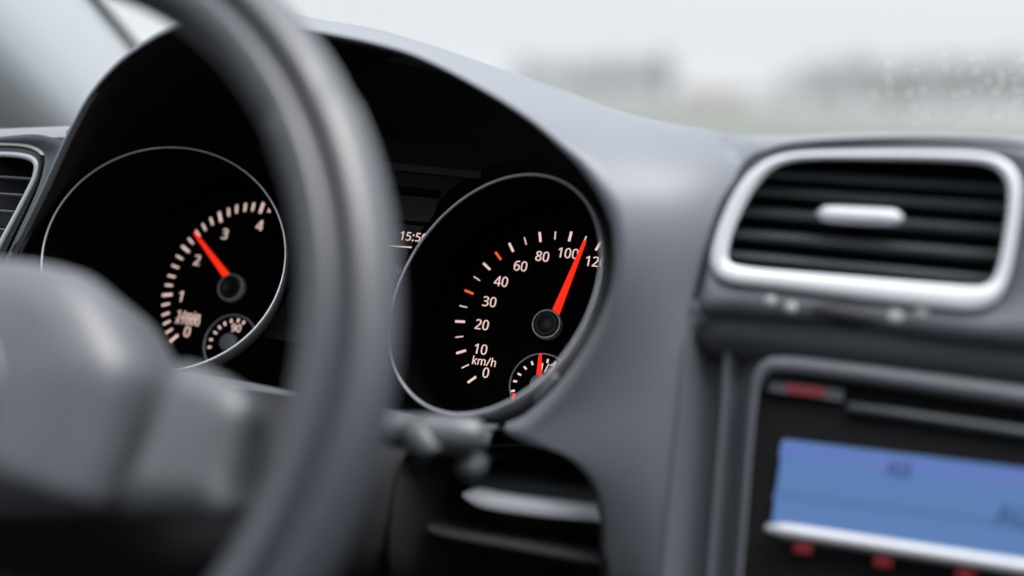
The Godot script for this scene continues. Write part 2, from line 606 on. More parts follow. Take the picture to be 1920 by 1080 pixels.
	grid(st, [shifted(m0, Vector3(0, 0.004, -0.01)), m0, m1, shifted(m1, Vector3(0, -0.01, -0.012))])
	commit("console_bridge", st, M.panel, d)
	st = stool()
	slab(st, Vector3(0.27, -0.165, -0.03), Basis.IDENTITY, Vector3(0.4, 0.34, 0.03), 0.004)
	commit("console_leak_stop", st, M.black_plastic, d)  # added slab behind the panels, keeps daylight from leaking through their gaps

const GROOVE := [Vector2(1294, 590), Vector2(1300, 560), Vector2(1312, 500), Vector2(1332, 440), Vector2(1362, 365), Vector2(1400, 305), Vector2(1455, 274), Vector2(1540, 263), Vector2(1700, 258), Vector2(1860, 262), Vector2(1950, 275), Vector2(2020, 300), Vector2(2040, 400), Vector2(2030, 560), Vector2(2010, 655), Vector2(1900, 658), Vector2(1750, 645), Vector2(1600, 627), Vector2(1450, 610), Vector2(1340, 597)]
const VENT_OUT := [Vector2(1332, 495), Vector2(1338, 455), Vector2(1352, 413), Vector2(1375, 365), Vector2(1405, 325), Vector2(1445, 298), Vector2(1500, 287), Vector2(1600, 284), Vector2(1750, 284), Vector2(1840, 288), Vector2(1885, 301), Vector2(1909, 330), Vector2(1914, 370), Vector2(1906, 440), Vector2(1893, 510), Vector2(1878, 550), Vector2(1855, 574), Vector2(1820, 583), Vector2(1760, 579), Vector2(1600, 560), Vector2(1450, 541), Vector2(1380, 533), Vector2(1348, 522)]
const VENT_IN := [Vector2(1363, 482), Vector2(1371, 445), Vector2(1388, 402), Vector2(1413, 357), Vector2(1443, 322), Vector2(1480, 304), Vector2(1530, 298), Vector2(1640, 298), Vector2(1750, 300), Vector2(1832, 305), Vector2(1868, 317), Vector2(1888, 343), Vector2(1891, 380), Vector2(1884, 440), Vector2(1872, 500), Vector2(1860, 526), Vector2(1840, 538), Vector2(1780, 535), Vector2(1600, 520), Vector2(1450, 507), Vector2(1388, 500), Vector2(1369, 494)]

# ---------------------------------------------------------------- instruments
const FACE_LEAN := 0.385730
const RING_LEAN := 0.528975
const RING_TOE := 0.404280
const FACE_OFF := Vector3(0.004882, 0.003682, 0.085451)

func face_basis() -> Basis:
	var v := Vector3(0, cos(FACE_LEAN), -sin(FACE_LEAN))
	return Basis(Vector3.RIGHT, v, Vector3.RIGHT.cross(v))

func ring_basis(toe: float) -> Basis:
	var u := Vector3(cos(toe), 0, sin(toe))
	var v := Vector3(0, cos(RING_LEAN), -sin(RING_LEAN))
	var n := u.cross(v).normalized()
	return Basis(u, n.cross(u), n)

func on_face(o: Vector3, px: float, py: float, lift := 0.0) -> Vector3:
	var n := face_basis().z
	return on_plane(px, py, o + n * lift, n)

func stroke(st: SurfaceTool, a: Vector3, b: Vector3, w: float, n: Vector3, h := 0.0004, w2 := -1.0) -> void:   # a flat raised bar from a to b
	if w2 < 0: w2 = w
	var d := (b - a).normalized()
	var s := d.cross(n).normalized()
	var base := PackedVector3Array([a - s * w / 2, a + s * w / 2, b + s * w2 / 2, b - s * w2 / 2])
	st.set_smooth_group(-1)
	var top := shifted(base, n * h)
	grid(st, [base, top], true, true)
	for v in [top[0], top[1], top[2], top[0], top[2], top[3]]: st.add_vertex(v)

func dial(parent: Node3D, called: String, x: float, side: float) -> Array:
	var rb := ring_basis(RING_TOE * side)
	var fb := face_basis()
	var c := Vector3(x, 0, 0)
	var o := c + fb * Vector3(FACE_OFF.x * side, FACE_OFF.y, -FACE_OFF.z)
	var st := stool()
	lathe(st, c, rb, [Vector2(RING_R - 0.0009, -0.0012), Vector2(RING_R - 0.0008, -0.0004), Vector2(RING_R - 0.0003, 0.0001), Vector2(RING_R + 0.0003, -0.0002), Vector2(RING_R + 0.0006, -0.0012), Vector2(RING_R + 0.0007, -0.014), Vector2(RING_R - 0.0007, -0.015)], 128)
	commit("bezel_ring", st, M.ring, parent)
	# black well from the ring down to the dial
	var r0 := PackedVector3Array()
	var r1 := PackedVector3Array()
	for k in 96:
		var g := TAU * k / 96
		r0.append(c + rb * Vector3(cos(g) * (RING_R - 0.0009), sin(g) * (RING_R - 0.0009), -0.001))
		r1.append(o + fb * Vector3(cos(g) * 0.074, sin(g) * 0.074, -0.002))
	var ra := PackedVector3Array()
	for p in r0: ra.append(p - rb.z * 0.018)
	st = stool()
	grid(st, [r0, ra, r1], true)
	commit("dial_well", st, M.matt, parent)
	var face := Node3D.new()
	face.name = called
	parent.add_child(face, true)
	st = stool()
	fan(st, r1)
	commit("dial_plate", st, M.matt, face)
	return [face, o, fb]

func cluster() -> void:
	var k := thing("instrument_cluster", "black instrument cluster of two chrome ringed dials with glowing red needles", "instrument cluster")
	var sp := dial(k, "speedometer_display", 0.0, 1.0)
	var face: Node3D = sp[0]
	var o: Vector3 = sp[1]
	var fb: Basis = sp[2]
	var n := fb.z
	# speed scale: steps of 5 up to 40, then of 10
	for i in 31:
		var g := deg_to_rad(222.64 - 9.725 * i)
		var v := i * 5 if i <= 8 else 40 + (i - 8) * 10
		var red := v == 30 or v == 50
		var big := v % 10 == 0 if v <= 40 else v % 20 == 0
		var dir := fb * Vector3(cos(g), sin(g), 0)
		var l := 0.0029 if big or red else 0.0023
		var st := stool()
		stroke(st, o + dir * (0.0526 - l), o + dir * (0.0526 + l), 0.0013 if big or red else 0.0006, n)
		commit("tick", st, M.lit_orange if red else M.lit_white, face)
	for q in [["0", 911, 699], ["10", 901, 655], ["20", 904, 609], ["30", 918, 566], ["40", 940, 528], ["60", 976, 499], ["80", 1017, 481], ["100", 1065, 475], ["120", 1117, 491]]:
		text("numeral", q[0], 0.0057, on_face(o, q[1], q[2]), fb, M.lit_white, face)
	text("unit_lettering", "km/h", 0.0027, on_face(o, 908, 678), fb, M.lit_white, face)
	pointer(face, o, fb, Vector2(1041, 588), Vector2(1097, 451), 0.0052, 0.0019)
	hub(face, o, fb, 0.0084)
	# fuel gauge
	sub_dial(face, o, fb, Vector2(1013, 722), 0.0176, 0.0052)
	for q in [[962, 733], [966, 715], [974, 702], [985, 690], [998, 681], [1027, 677], [1040, 682]]:
		var st := stool()
		var p := on_face(o, q[0], q[1])
		var dir := (p - on_face(o, 1013, 722)).normalized()
		stroke(st, p - dir * 0.0011, p + dir * 0.0011, 0.0011, n)
		commit("tick", st, M.lit_white, face)
	var st2 := stool()
	stroke(st2, on_face(o, 964, 752), on_face(o, 963, 737), 0.0016, n)
	commit("tick", st2, M.lit_red, face)
	text("numeral", "1/2", 0.0036, on_face(o, 1025, 690), fb, M.lit_white, face)
	pointer(face, o, fb, Vector2(1010, 712), Vector2(1013, 664), 0.0034, 0.0018)

	var ta := dial(k, "tachometer_display", -DIAL_GAP, -1.0)
	face = ta[0]
	o = ta[1]
	var ctr := on_face(o, 438, 542)
	var tick_px := [[326, 635], [317, 621], [313, 605], [311, 589], [311, 571], [314, 553], [317, 535], [322, 518], [329, 500], [337, 483], [348, 467], [358, 452], [371, 438], [383, 426], [397, 415], [413, 407], [429, 398], [444, 392], [460, 389], [475, 388], [491, 390], [507, 391]]
	for i in tick_px.size():
		var p := on_face(o, tick_px[i][0], tick_px[i][1])
		var dir := (p - ctr).normalized()
		var big := i % 5 == 0
		var l := 0.0034 if big else 0.0026
		var st := stool()
		stroke(st, p - dir * l, p + dir * l, 0.0016 if big else 0.0012, n)
		commit("tick", st, M.lit_white, face)
	for q in [["0", 351, 622], ["1", 340, 556], ["2", 370, 488], ["3", 422, 439], ["4", 487, 423]]:
		text("numeral", q[0], 0.0064, on_face(o, q[1], q[2]), fb, M.lit_white, face)
	text("unit_lettering", "1/min", 0.0019, on_face(o, 354, 591), fb, M.lit_white, face)
	text("unit_lettering", "x1000", 0.0019, on_face(o, 352, 602), fb, M.lit_white, face)
	pointer(face, o, fb, Vector2(427, 520), Vector2(365, 437), 0.0048, 0.0017)
	hub(face, ctr, fb, 0.0084)
	sub_dial(face, o, fb, Vector2(432, 644), 0.0176, 0.0055)
	for q in [[393, 651], [396, 637], [404, 624], [412, 614], [422, 607], [434, 602], [447, 601], [457, 605]]:
		var st := stool()
		var p := on_face(o, q[0], q[1])
		var dir := (p - on_face(o, 432, 644)).normalized()
		stroke(st, p - dir * 0.0011, p + dir * 0.0011, 0.0012, n)
		commit("tick", st, M.lit_white, face)
	text("numeral", "90", 0.0035, on_face(o, 443, 615), fb, M.lit_white, face)

	# panel and screen between the dials
	var pm := Vector3(-0.096, 0.0, -0.036)
	var st := stool()
	var on := func(px: float, py: float, lift: float) -> Vector3: return on_plane(px, py, pm + n * lift, n)
	var pl := PackedVector3Array()
	var pr := PackedVector3Array()
	for q in 33:
		var v := lerpf(-0.046, 0.075, q / 32.0)
		var half := sqrt(maxf(0.0, 0.0695 * 0.0695 - v * v)) * 0.93
		pl.append(fb * Vector3(-DIAL_GAP + half, v, 0) + Vector3(0, 0, -0.036))
		pr.append(fb * Vector3(-half, v, 0) + Vector3(0, 0, -0.036))
	grid(st, [pl, pr])
	commit("middle_panel", st, M.screen_off, k)
	st = stool()
	stroke(st, on.call(560, 296, 0.0), on.call(905, 332, 0.0), 0.004, n, 0.003)
	commit("panel_edge", st, M.hub, k)
	st = stool()
	var scr := PackedVector3Array()
	for q in [[590, 330], [826, 356], [815, 400], [778, 448], [748, 505], [732, 560], [585, 545]]: scr.append(on.call(q[0], q[1], 0.001))
	fan(st, scr)
	var screen := commit("trip_display", st, M.screen_off, k)
	for q in [[[700, 353], [822, 364], 0.0045], [[700, 411], [800, 421], 0.0018]]:
		st = stool()
		stroke(st, on.call(q[0][0], q[0][1], 0.001), on.call(q[1][0], q[1][1], 0.001), q[2], n, 0.0012)
		commit("display_border", st, M.matt, screen)
	text("clock_display", "15:56", 0.0048, on.call(775, 444, 0.0015), fb, M.lit_white, screen)
	st = stool()
	stroke(st, on.call(690, 458, 0.0015), on.call(772, 464, 0.0015), 0.0006, n)
	commit("display_rule", st, M.lit_white, screen)
	text("display_lettering", "erb", 0.0044, on.call(738, 504, 0.0015), fb, M.lit_dim, screen)
	# trip reset knob
	st = stool()
	bar(st, PackedVector3Array([V(1003, 757, 0.035), V(1010, 748, 0.036), V(1040, 711, 0.036), V(1047, 702, 0.035)]), [0.0016, 0.0026, 0.0026, 0.0016], 16)
	commit("reset_knob", st, M.trim, k)

func pointer(face: Node3D, o: Vector3, fb: Basis, a: Vector2, b: Vector2, w0: float, w1: float) -> void:
	var n := fb.z
	var p := on_face(o, a.x, a.y, 0.003)
	var q := on_face(o, b.x, b.y, 0.003)
	var s := (q - p).normalized().cross(n)
	var st := stool()
	st.set_smooth_group(-1)
	var rows := []
	for e in [[p, w0], [q, w1]]:
		rows.append(PackedVector3Array([e[0] - s * e[1] / 2, e[0] + n * e[1] * 0.3, e[0] + s * e[1] / 2]))
	grid(st, rows, true)
	commit("needle", st, M.lit_red, face)

func hub(face: Node3D, o: Vector3, fb: Basis, r: float) -> void:
	var st := stool()
	lathe(st, o, fb, [Vector2(r * 0.86, 0.001), Vector2(r * 0.86, 0.0045), Vector2(r * 0.6, 0.0052), Vector2(r * 0.55, 0.0045), Vector2(0.0001, 0.0045)], 40)
	commit("hub_cap", st, M.hub, face)
	st = stool()
	lathe(st, o, fb, [Vector2(r * 0.86, 0.0), Vector2(r * 0.87, 0.0046), Vector2(r * 0.93, 0.005), Vector2(r, 0.0046), Vector2(r * 1.01, 0.0)], 40)
	commit("hub_ring", st, M.dial_ring, face)

func sub_dial(face: Node3D, o: Vector3, fb: Basis, c: Vector2, r: float, hub_r: float) -> void:
	var p := on_face(o, c.x, c.y)
	var st := stool()
	lathe(st, p, fb, [Vector2(r - 0.0004, 0.0), Vector2(r - 0.0003, 0.0009), Vector2(r + 0.0003, 0.0009), Vector2(r + 0.0004, 0.0)], 64)
	commit("gauge_ring", st, M.dial_ring, face)
	st = stool()
	lathe(st, p, fb, [Vector2(hub_r, 0.0), Vector2(hub_r, 0.0034), Vector2(hub_r * 0.85, 0.004), Vector2(0.0001, 0.004)], 32)
	commit("hub_cap", st, M.hub_ring, face)

# ---------------------------------------------------------------- vents
func centre_vent() -> void:
	var v := thing("air_vent", "wide dashboard air vent with thick silver frame and black horizontal slats", "air vent", "", "")
	var c := Vector2(1620, 430)
	var a := loop_px(VENT_OUT, c, 120)
	var b := loop_px(VENT_IN, c, 120)
	var m := []
	var m2 := []
	for i in 120:
		m.append((a[i] as Vector2).lerp(b[i], 0.1))
		m2.append((a[i] as Vector2).lerp(b[i], 0.9))
	var st := stool()
	grid(st, [loop_w(a, 0.036), loop_w(a, 0.0435), loop_w(m, 0.0445), loop_w(m2, 0.0442), loop_w(b, 0.0432), loop_w(b, 0.034)], true)
	commit("vent_frame", st, M.silver, v)
	st = stool()
	grid(st, [loop_w(b, 0.0345), loop_w(b, -0.03)], true)
	fan(st, loop_w(b, -0.03))
	commit("vent_duct", st, M.black_plastic, v)
	for q in [[1440, 324, 1895, 353], [1404, 355, 1895, 391], [1384, 394, 1892, 434], [1364, 436, 1888, 481], [1358, 477, 1878, 528]]:
		var p0 := W(q[0], q[1], 0.026)
		var p1 := W(q[2], q[3], 0.026)
		st = stool()
		var rows := []
		for e in [p0, p1]:
			rows.append(PackedVector3Array([e + Vector3(0, 0.0022, 0.0), e + Vector3(0, 0.0008, 0.0022), e + Vector3(0, -0.0008, 0.0022), e + Vector3(0, -0.0025, 0.0), e + Vector3(0, -0.007, -0.022), e + Vector3(0, -0.0035, -0.022)]))
		grid(st, rows, true, true)
		commit("slat", st, M.slat, v)
	st = stool()
	var t0 := W(1543, 401, 0.036)
	var t1 := W(1682, 408, 0.036)
	var path := PackedVector3Array()
	var rad := []
	for k in 13:
		var t := k / 12.0
		path.append(t0.lerp(t1, -0.09 + 1.18 * t))
		rad.append(0.0037 * sqrt(maxf(0.02, 1.0 - pow(absf(2.0 * t - 1.0), 8.0))))
	bar(st, path, rad, 20)
	commit("slider_tab", st, M.silver, v)
	# finger wheel and small bright studs in the panel under the vent
	var u := thing("vent_wheel", "dark oval finger wheel between small bright studs under wide vent", "vent control")
	st = stool()
	var w0 := W(1516, 580, 0.0405)
	var w1 := W(1652, 599, 0.0405)
	path = PackedVector3Array()
	rad = []
	for k in 25:
		path.append(w0.lerp(w1, k / 24.0))
		rad.append(0.0046 * sqrt(maxf(0.01, 1.0 - pow(k / 12.0 - 1.0, 2.0))))
	bar(st, path, rad, 16)
	commit("wheel_rim", st, M.black_plastic, u)
	for q in [[1445, 566, 0.0034], [1484, 579, 0.0034], [1678, 597, 0.004], [1728, 590, 0.0034]]:
		st = stool()
		var p := W(q[0], q[1], 0.0405)
		lathe(st, p, Basis.IDENTITY, [Vector2(q[2], -0.003), Vector2(q[2], 0.001), Vector2(q[2] * 0.7, 0.0022), Vector2(0.0001, 0.0026)], 20)
		commit("stud", st, M.hub_ring, u)

func side_vent() -> void:
	var v := thing("air_vent", "slim framed air vent with silver edged slats beside the left pillar", "air vent")
	var outer := [Vector2(-140, 287), Vector2(-60, 285), Vector2(0, 284), Vector2(35, 286), Vector2(60, 292), Vector2(71, 305), Vector2(70, 325), Vector2(60, 352), Vector2(30, 410), Vector2(0, 468), Vector2(-50, 570)]
	var inner := [Vector2(-140, 296), Vector2(-60, 294), Vector2(0, 294), Vector2(32, 296), Vector2(54, 301), Vector2(63, 310), Vector2(62, 325), Vector2(53, 348), Vector2(23, 406), Vector2(-7, 462), Vector2(-57, 562)]
	var rim := [Vector2(-140, 271), Vector2(-60, 271), Vector2(0, 272), Vector2(46, 275), Vector2(71, 285), Vector2(79, 300), Vector2(75, 325), Vector2(62, 363), Vector2(24, 444), Vector2(-4, 502), Vector2(-54, 608)]
	var z := LIP_Z - 0.006
	var cv := func(a: Array, zz: float) -> PackedVector3Array:
		var w := []
		for p in a: w.append(V(p.x, p.y, zz))
		return smooth3(w, 60)
	var st := stool()
	grid(st, [cv.call(rim, z - 0.006), cv.call(rim, z), cv.call(outer, z)])
	commit("vent_bezel", st, M.panel, v)
	st = stool()
	grid(st, [cv.call(outer, z - 0.003), cv.call(outer, z + 0.001), cv.call(inner, z + 0.001), cv.call(inner, z - 0.008)])
	commit("vent_frame", st, M.silver, v)
	st = stool()
	var i0: PackedVector3Array = cv.call(inner, z - 0.007)
	var i1 := shifted(i0, Vector3(0, 0, -0.04))
	grid(st, [i0, i1])
	var corner: Vector3 = V(-140, 562, z) + Vector3(0, 0, -0.047)
	for j in 59:
		for p in [corner, i1[j], i1[j + 1]]: st.add_vertex(p)
	commit("vent_duct", st, M.black_plastic, v)
	for q in [[333, 58], [364, 42], [395, 26], [429, 9], [463, -8]]:
		var p0 := V(-140, q[0] - 10.0, z - 0.004)
		var p1 := V(q[1], q[0] + 3.0, z - 0.004)
		st = stool()
		var rows := []
		for e in [p0, p1]:
			rows.append(PackedVector3Array([e + Vector3(0, 0.0008, 0), e + Vector3(0, -0.0008, 0), e + Vector3(0, -0.002, -0.02), e + Vector3(0, -0.0006, -0.02)]))
		grid(st, rows, true, true)
		commit("slat", st, M.trim, v)

# ---------------------------------------------------------------- radio
func radio() -> void:
	var r := thing("car_radio", "black car radio with blue lit screen above pale silver strip", "radio")
	var z := 0.036
	var out := [Vector2(1352, 1160), Vector2(1366, 1000), Vector2(1378, 850), Vector2(1388, 740), Vector2(1396, 690), Vector2(1414, 660), Vector2(1450, 646), Vector2(1560, 656), Vector2(1750, 680), Vector2(1950, 706), Vector2(2150, 732)]
	var mid := [Vector2(1372, 1160), Vector2(1386, 1000), Vector2(1397, 850), Vector2(1406, 745), Vector2(1413, 702), Vector2(1429, 678), Vector2(1460, 668), Vector2(1560, 677), Vector2(1750, 702), Vector2(1950, 729), Vector2(2150, 756)]
	var inn := [Vector2(1384, 1160), Vector2(1398, 1000), Vector2(1410, 850), Vector2(1420, 755), Vector2(1427, 722), Vector2(1438, 706), Vector2(1464, 700), Vector2(1560, 710), Vector2(1750, 738), Vector2(1950, 768), Vector2(2150, 798)]
	var cv := func(a: Array, zz: float) -> PackedVector3Array:
		var w := []
		for p in a: w.append(W(p.x, p.y, zz))
		return smooth3(w, 64)
	var st := stool()
	grid(st, [cv.call(out, z - 0.02), cv.call(out, z - 0.014), cv.call(mid, z - 0.014), cv.call(mid, z - 0.003), cv.call(mid, z), cv.call(inn, z + 0.001), cv.call(inn, z - 0.008)])
	commit("radio_frame", st, M.panel, r)
	st = stool()
	var i0: PackedVector3Array = cv.call(inn, z - 0.007)
	var corner := W(2150, 1400, z - 0.007)
	for j in 63:
		for p in [corner, i0[j], i0[j + 1]]: st.add_vertex(p)
	st.set_smooth_group(-1)
	for p in [corner, W(1352, 1400, z - 0.007), i0[0]]: st.add_vertex(p)
	commit("radio_face", st, M.black, r)
	var quad := func(called: String, q: Array, zz: float, m: Material, h: float, parent: Node) -> MeshInstance3D:
		var s := stool()
		s.set_smooth_group(-1)
		var top := PackedVector3Array()
		for p in q: top.append(W(p[0], p[1], zz))
		var low := shifted(top, Vector3(0, 0, -h))
		grid(s, [low, top], true, true)
		for k in [0, 1, 2, 0, 2, 3]: s.add_vertex(top[k])
		return commit(called, s, m, parent)
	var screen: MeshInstance3D = quad.call("screen_display", [[1468, 825], [2150, 908], [2130, 1120], [1446, 988]], z - 0.004, M.blue, 0.002, r)
	var nb := Basis.from_euler(Vector3(-atan(PANEL_LEAN), 0, 0))
	for q in [[826, 856, M.screen_head], [914, 936, M.screen_row]]:
		var y0: float = q[0]
		var y1: float = q[1]
		quad.call("screen_band", [[1466 - (y0 - 826) * 0.13, y0 + 2], [2150, y0 + 88], [2150, y1 + 88], [1464 - (y1 - 826) * 0.13, y1]], z - 0.0038, q[2], 0.0001, screen)
	text("screen_lettering", "All", 0.007, W(1685, 882, z - 0.0034), nb, M.ink, screen)
	text("screen_lettering", "AUX", 0.0085, W(1920, 972, z - 0.0034), nb, M.ink, screen)
	# silver strip under the screen
	st = stool()
	var a0 := W(1436, 990, z + 0.001)
	var a1 := W(2140, 1099, z + 0.001)
	var path := PackedVector3Array()
	var rad := []
	for k in 20:
		path.append(a0.lerp(a1, k / 19.0))
		rad.append(0.0034 if k > 0 else 0.0016)
	bar(st, path, rad, 20)
	commit("silver_strip", st, M.strip, r)
	for q in [[1505, 1030], [1655, 1055], [1810, 1080]]:
		quad.call("button_light", [[q[0] - 15, q[1] - 11], [q[0] + 17, q[1] - 7], [q[0] + 15, q[1] + 9], [q[0] - 17, q[1] + 5]], z - 0.004, M.button_red, 0.002, r)
	var eject: MeshInstance3D = quad.call("eject_button", [[1442, 712], [1582, 730], [1580, 752], [1440, 733]], z - 0.003, M.trim, 0.003, r)
	quad.call("button_light", [[1478, 719], [1545, 728], [1544, 746], [1476, 737]], z - 0.0025, M.button_red, 0.001, eject)
	st = stool()
	bar(st, PackedVector3Array([W(1590, 763, z - 0.004), W(1700, 778, z - 0.004), W(1850, 800, z - 0.004), W(2100, 838, z - 0.004)]), 0.0022, 16)
	commit("disc_slot_lip", st, M.slat, r)

# ---------------------------------------------------------------- tray under the instruments
func tray() -> void:
	var t := thing("storage_tray", "black recessed tray with silver trim strip below the speedometer", "tray")
	var c := Vector2(1010, 940)
	var rim := loop_px([Vector2(760, 850), Vector2(870, 838), Vector2(985, 830), Vector2(1050, 848), Vector2(1097, 884), Vector2(1120, 930), Vector2(1128, 1000), Vector2(1130, 1130), Vector2(900, 1160), Vector2(740, 1100)], c, 80)
	var st := stool()
	var deep := loop_w(rim, -0.03)
	grid(st, [loop_w(rim, 0.05), loop_w(rim, 0.0), deep], true)
	fan(st, deep)
	commit("recess", st, M.black_plastic, t)
	var strip := func(called: String, pts: Array, z: float, m: Material) -> void:
		var top := []
		var low := []
		for p in pts:
			top.append(W(p[0], p[1], z))
			low.append(W(p[0] + p[3], p[2], z + 0.004))
		var a := smooth3(top, 24)
		var b := smooth3(low, 24)
		var s := stool()
		grid(s, [shifted(a, Vector3(0, -0.002, -0.03)), shifted(a, Vector3(0, 0, -0.002)), a, b, shifted(b, Vector3(0, -0.001, -0.002)), shifted(b, Vector3(0, -0.002, -0.03))])
		commit(called, s, m, t)
	strip.call("silver_trim", [[868, 925, 930, 0], [895, 917, 948, 0], [940, 925, 958, 0], [1020, 936, 968, 0], [1122, 946, 977, 0]], 0.03, M.silver)
	strip.call("ledge", [[880, 890, 920, 0], [960, 888, 926, 0], [1040, 900, 936, 0], [1118, 912, 946, 0]], 0.022, M.slat)
	strip.call("lower_lip", [[800, 985, 1000, 10], [850, 996, 1012, 10], [950, 1012, 1030, 10], [1050, 1030, 1048, 10], [1122, 1042, 1060, 10]], 0.03, M.black_plastic)

func column() -> void:
	var s := thing("steering_column", "dark steering column shroud half hidden behind the steering wheel", "steering column")
	var st := stool()
	var rows := []
	for k in 8:
		var t := k / 7.0
		var c := Vector3(-0.12, -0.125 + 0.02 * t, 0.0).lerp(Vector3(-0.13, -0.07, 0.19), t)
		var row := PackedVector3Array()
		for j in 40:
			var g := TAU * j / 40
			var ex := 0.6
			row.append(c + Vector3(signf(cos(g)) * pow(absf(cos(g)), ex) * lerpf(0.13, 0.07, t), signf(sin(g)) * pow(absf(sin(g)), ex) * lerpf(0.055, 0.042, t), 0))
		rows.append(row)
	grid(st, rows, true)
	fan(st, rows[7])
	commit("column_shroud", st, M.black_plastic, s)
	var l := thing("wiper_stalk", "dark grey stalk with ribbed end sticking out behind the wheel rim", "stalk")
	var z := 0.11
	st = stool()
	bar(st, PackedVector3Array([V(640, 800, z - 0.01), V(720, 805, z), V(790, 812, z), V(850, 815, z), V(895, 815, z), V(908, 815, z)]), [0.006, 0.007, 0.0085, 0.0085, 0.007, 0.004], 20)
	commit("stalk_arm", st, M.trim, l)
	st = stool()
	bar(st, PackedVector3Array([V(770, 790, z + 0.004), V(800, 840, z + 0.006), V(780, 885, z + 0.006)]), [0.006, 0.0085, 0.006], 18)
	commit("stalk_paddle", st, M.slat, l)
	st = stool()
	lathe(st, V(876, 880, z), Basis.IDENTITY, [Vector2(0.0055, -0.01), Vector2(0.0055, 0.0), Vector2(0.004, 0.002), Vector2(0.0001, 0.003)], 24)
	commit("stalk_button", st, M.slat, l)

# ---------------------------------------------------------------- steering wheel
const WHEEL_C := Vector3(-0.13, -0.01, 0.24)
const WHEEL_R := 0.17
const WHEEL_LEAN := 0.383972

func wheel_basis() -> Basis:
	var v := Vector3(0, cos(WHEEL_LEAN), -sin(WHEEL_LEAN))
	return Basis(Vector3.RIGHT, v, Vector3.RIGHT.cross(v))

func on_wheel(px: float, py: float, lift := 0.0) -> Vector3:
	var b := wheel_basis()
	return on_plane(px, py, WHEEL_C + b.z * lift, b.z)

func wheel() -> void:
	var w := thing("steering_wheel", "dark leather steering wheel with grey hub pad in front of the dials", "steering wheel")
	var b := wheel_basis()
	var st := stool()
	var rows := []
	for i in 240:
		var g := TAU * i / 240
		var row := PackedVector3Array()
		var deg := rad_to_deg(g)
		var da := absf(wrapf(deg - 38.0, -180, 180))
		var r0 := 0.0172 - 0.0012 * exp(-da * da / 0.8) + (0.0006 if deg < 38.0 or deg > 322.0 else 0.0)
		var r := r0
		for j in 72:
			var h := TAU * j / 72
			var dh := wrapf(h - 1.36, -PI, PI)
			r = r0 - 0.0085 * exp(-dh * dh / 0.035)  # added groove: the dark band of shade along the rim, cut into its shape
			if cos(h) < 0.0: r += 0.002 * cos(h) * cos(h) * exp(-pow(wrapf(deg + 32.0, -180, 180) / 13.0, 2.0))
			row.append(WHEEL_C + b * Vector3(cos(g) * (WHEEL_R + cos(h) * r), sin(g) * (WHEEL_R + cos(h) * r), sin(h) * r * 0.95))
		rows.append(row)
	rows.append(rows[0])
	grid(st, rows, true, true)
	commit("rim", st, M.leather, w)
	# hub pad: a domed cushion
	var pad := [Vector2(-520, 560), Vector2(-300, 490), Vector2(-100, 478), Vector2(40, 484), Vector2(140, 505), Vector2(196, 552), Vector2(236, 622), Vector2(258, 676), Vector2(257, 712), Vector2(228, 800), Vector2(195, 900), Vector2(165, 955), Vector2(60, 950), Vector2(-200, 960), Vector2(-450, 960), Vector2(-560, 800)]
	var c := Vector2(-140, 740)
	var lp := loop_px(pad, c, 90)
	rows = []
	for q in [[0.93, -0.045], [0.97, -0.022], [1.0, -0.008], [0.985, -0.001], [0.95, 0.005], [0.87, 0.01], [0.7, 0.0135], [0.3, 0.015]]:
		var row := PackedVector3Array()
		for p in lp:
			var e: Vector3 = on_wheel(p.x, p.y, 0.0)
			var o := on_wheel(c.x, c.y, 0.0)
			row.append(o + (e - o) * q[0] + b.z * q[1])
		rows.append(row)
	st = stool()
	grid(st, rows, true)
	fan(st, rows[7])
	commit("hub_pad", st, M.pad, w)
	st = stool()
	lathe(st, on_wheel(-118, 735, 0.012), b, [Vector2(0.029, -0.004), Vector2(0.029, 0.003), Vector2(0.0275, 0.0045), Vector2(0.025, 0.003), Vector2(0.0001, 0.003)], 48)
	commit("emblem_disc", st, M.trim, w)
	# spoke trim between the pad and the rim
	var spoke := [Vector2(312, 700), Vector2(345, 678), Vector2(405, 700), Vector2(450, 732), Vector2(464, 765), Vector2(445, 830), Vector2(428, 900), Vector2(416, 962), Vector2(330, 962), Vector2(228, 950), Vector2(268, 830)]
	var sc := Vector2(350, 830)
	var sl := loop_px(spoke, sc, 60)
	rows = []
	for q in [[0.95, -0.02], [1.0, -0.007], [0.98, -0.001], [0.93, 0.002], [0.5, 0.003]]:
		var row := PackedVector3Array()
		for p in sl:
			var e: Vector3 = on_wheel(p.x, p.y)
			var o := on_wheel(sc.x, sc.y)
			row.append(o + (e - o) * q[0] + b.z * q[1])
		rows.append(row)
	st = stool()
	grid(st, rows, true)
	fan(st, rows[4])
	commit("spoke", st, M.trim, w)

const SCREEN_AT := Vector3(0, 0.10, -0.45)

func screen_point(px: float, py: float, lift := 0.0) -> Vector3:     # on the raked windscreen
	var n := Vector3(0, cos(deg_to_rad(33.0)), -sin(deg_to_rad(33.0)))
	return on_plane(px, py, SCREEN_AT - n * lift, n)

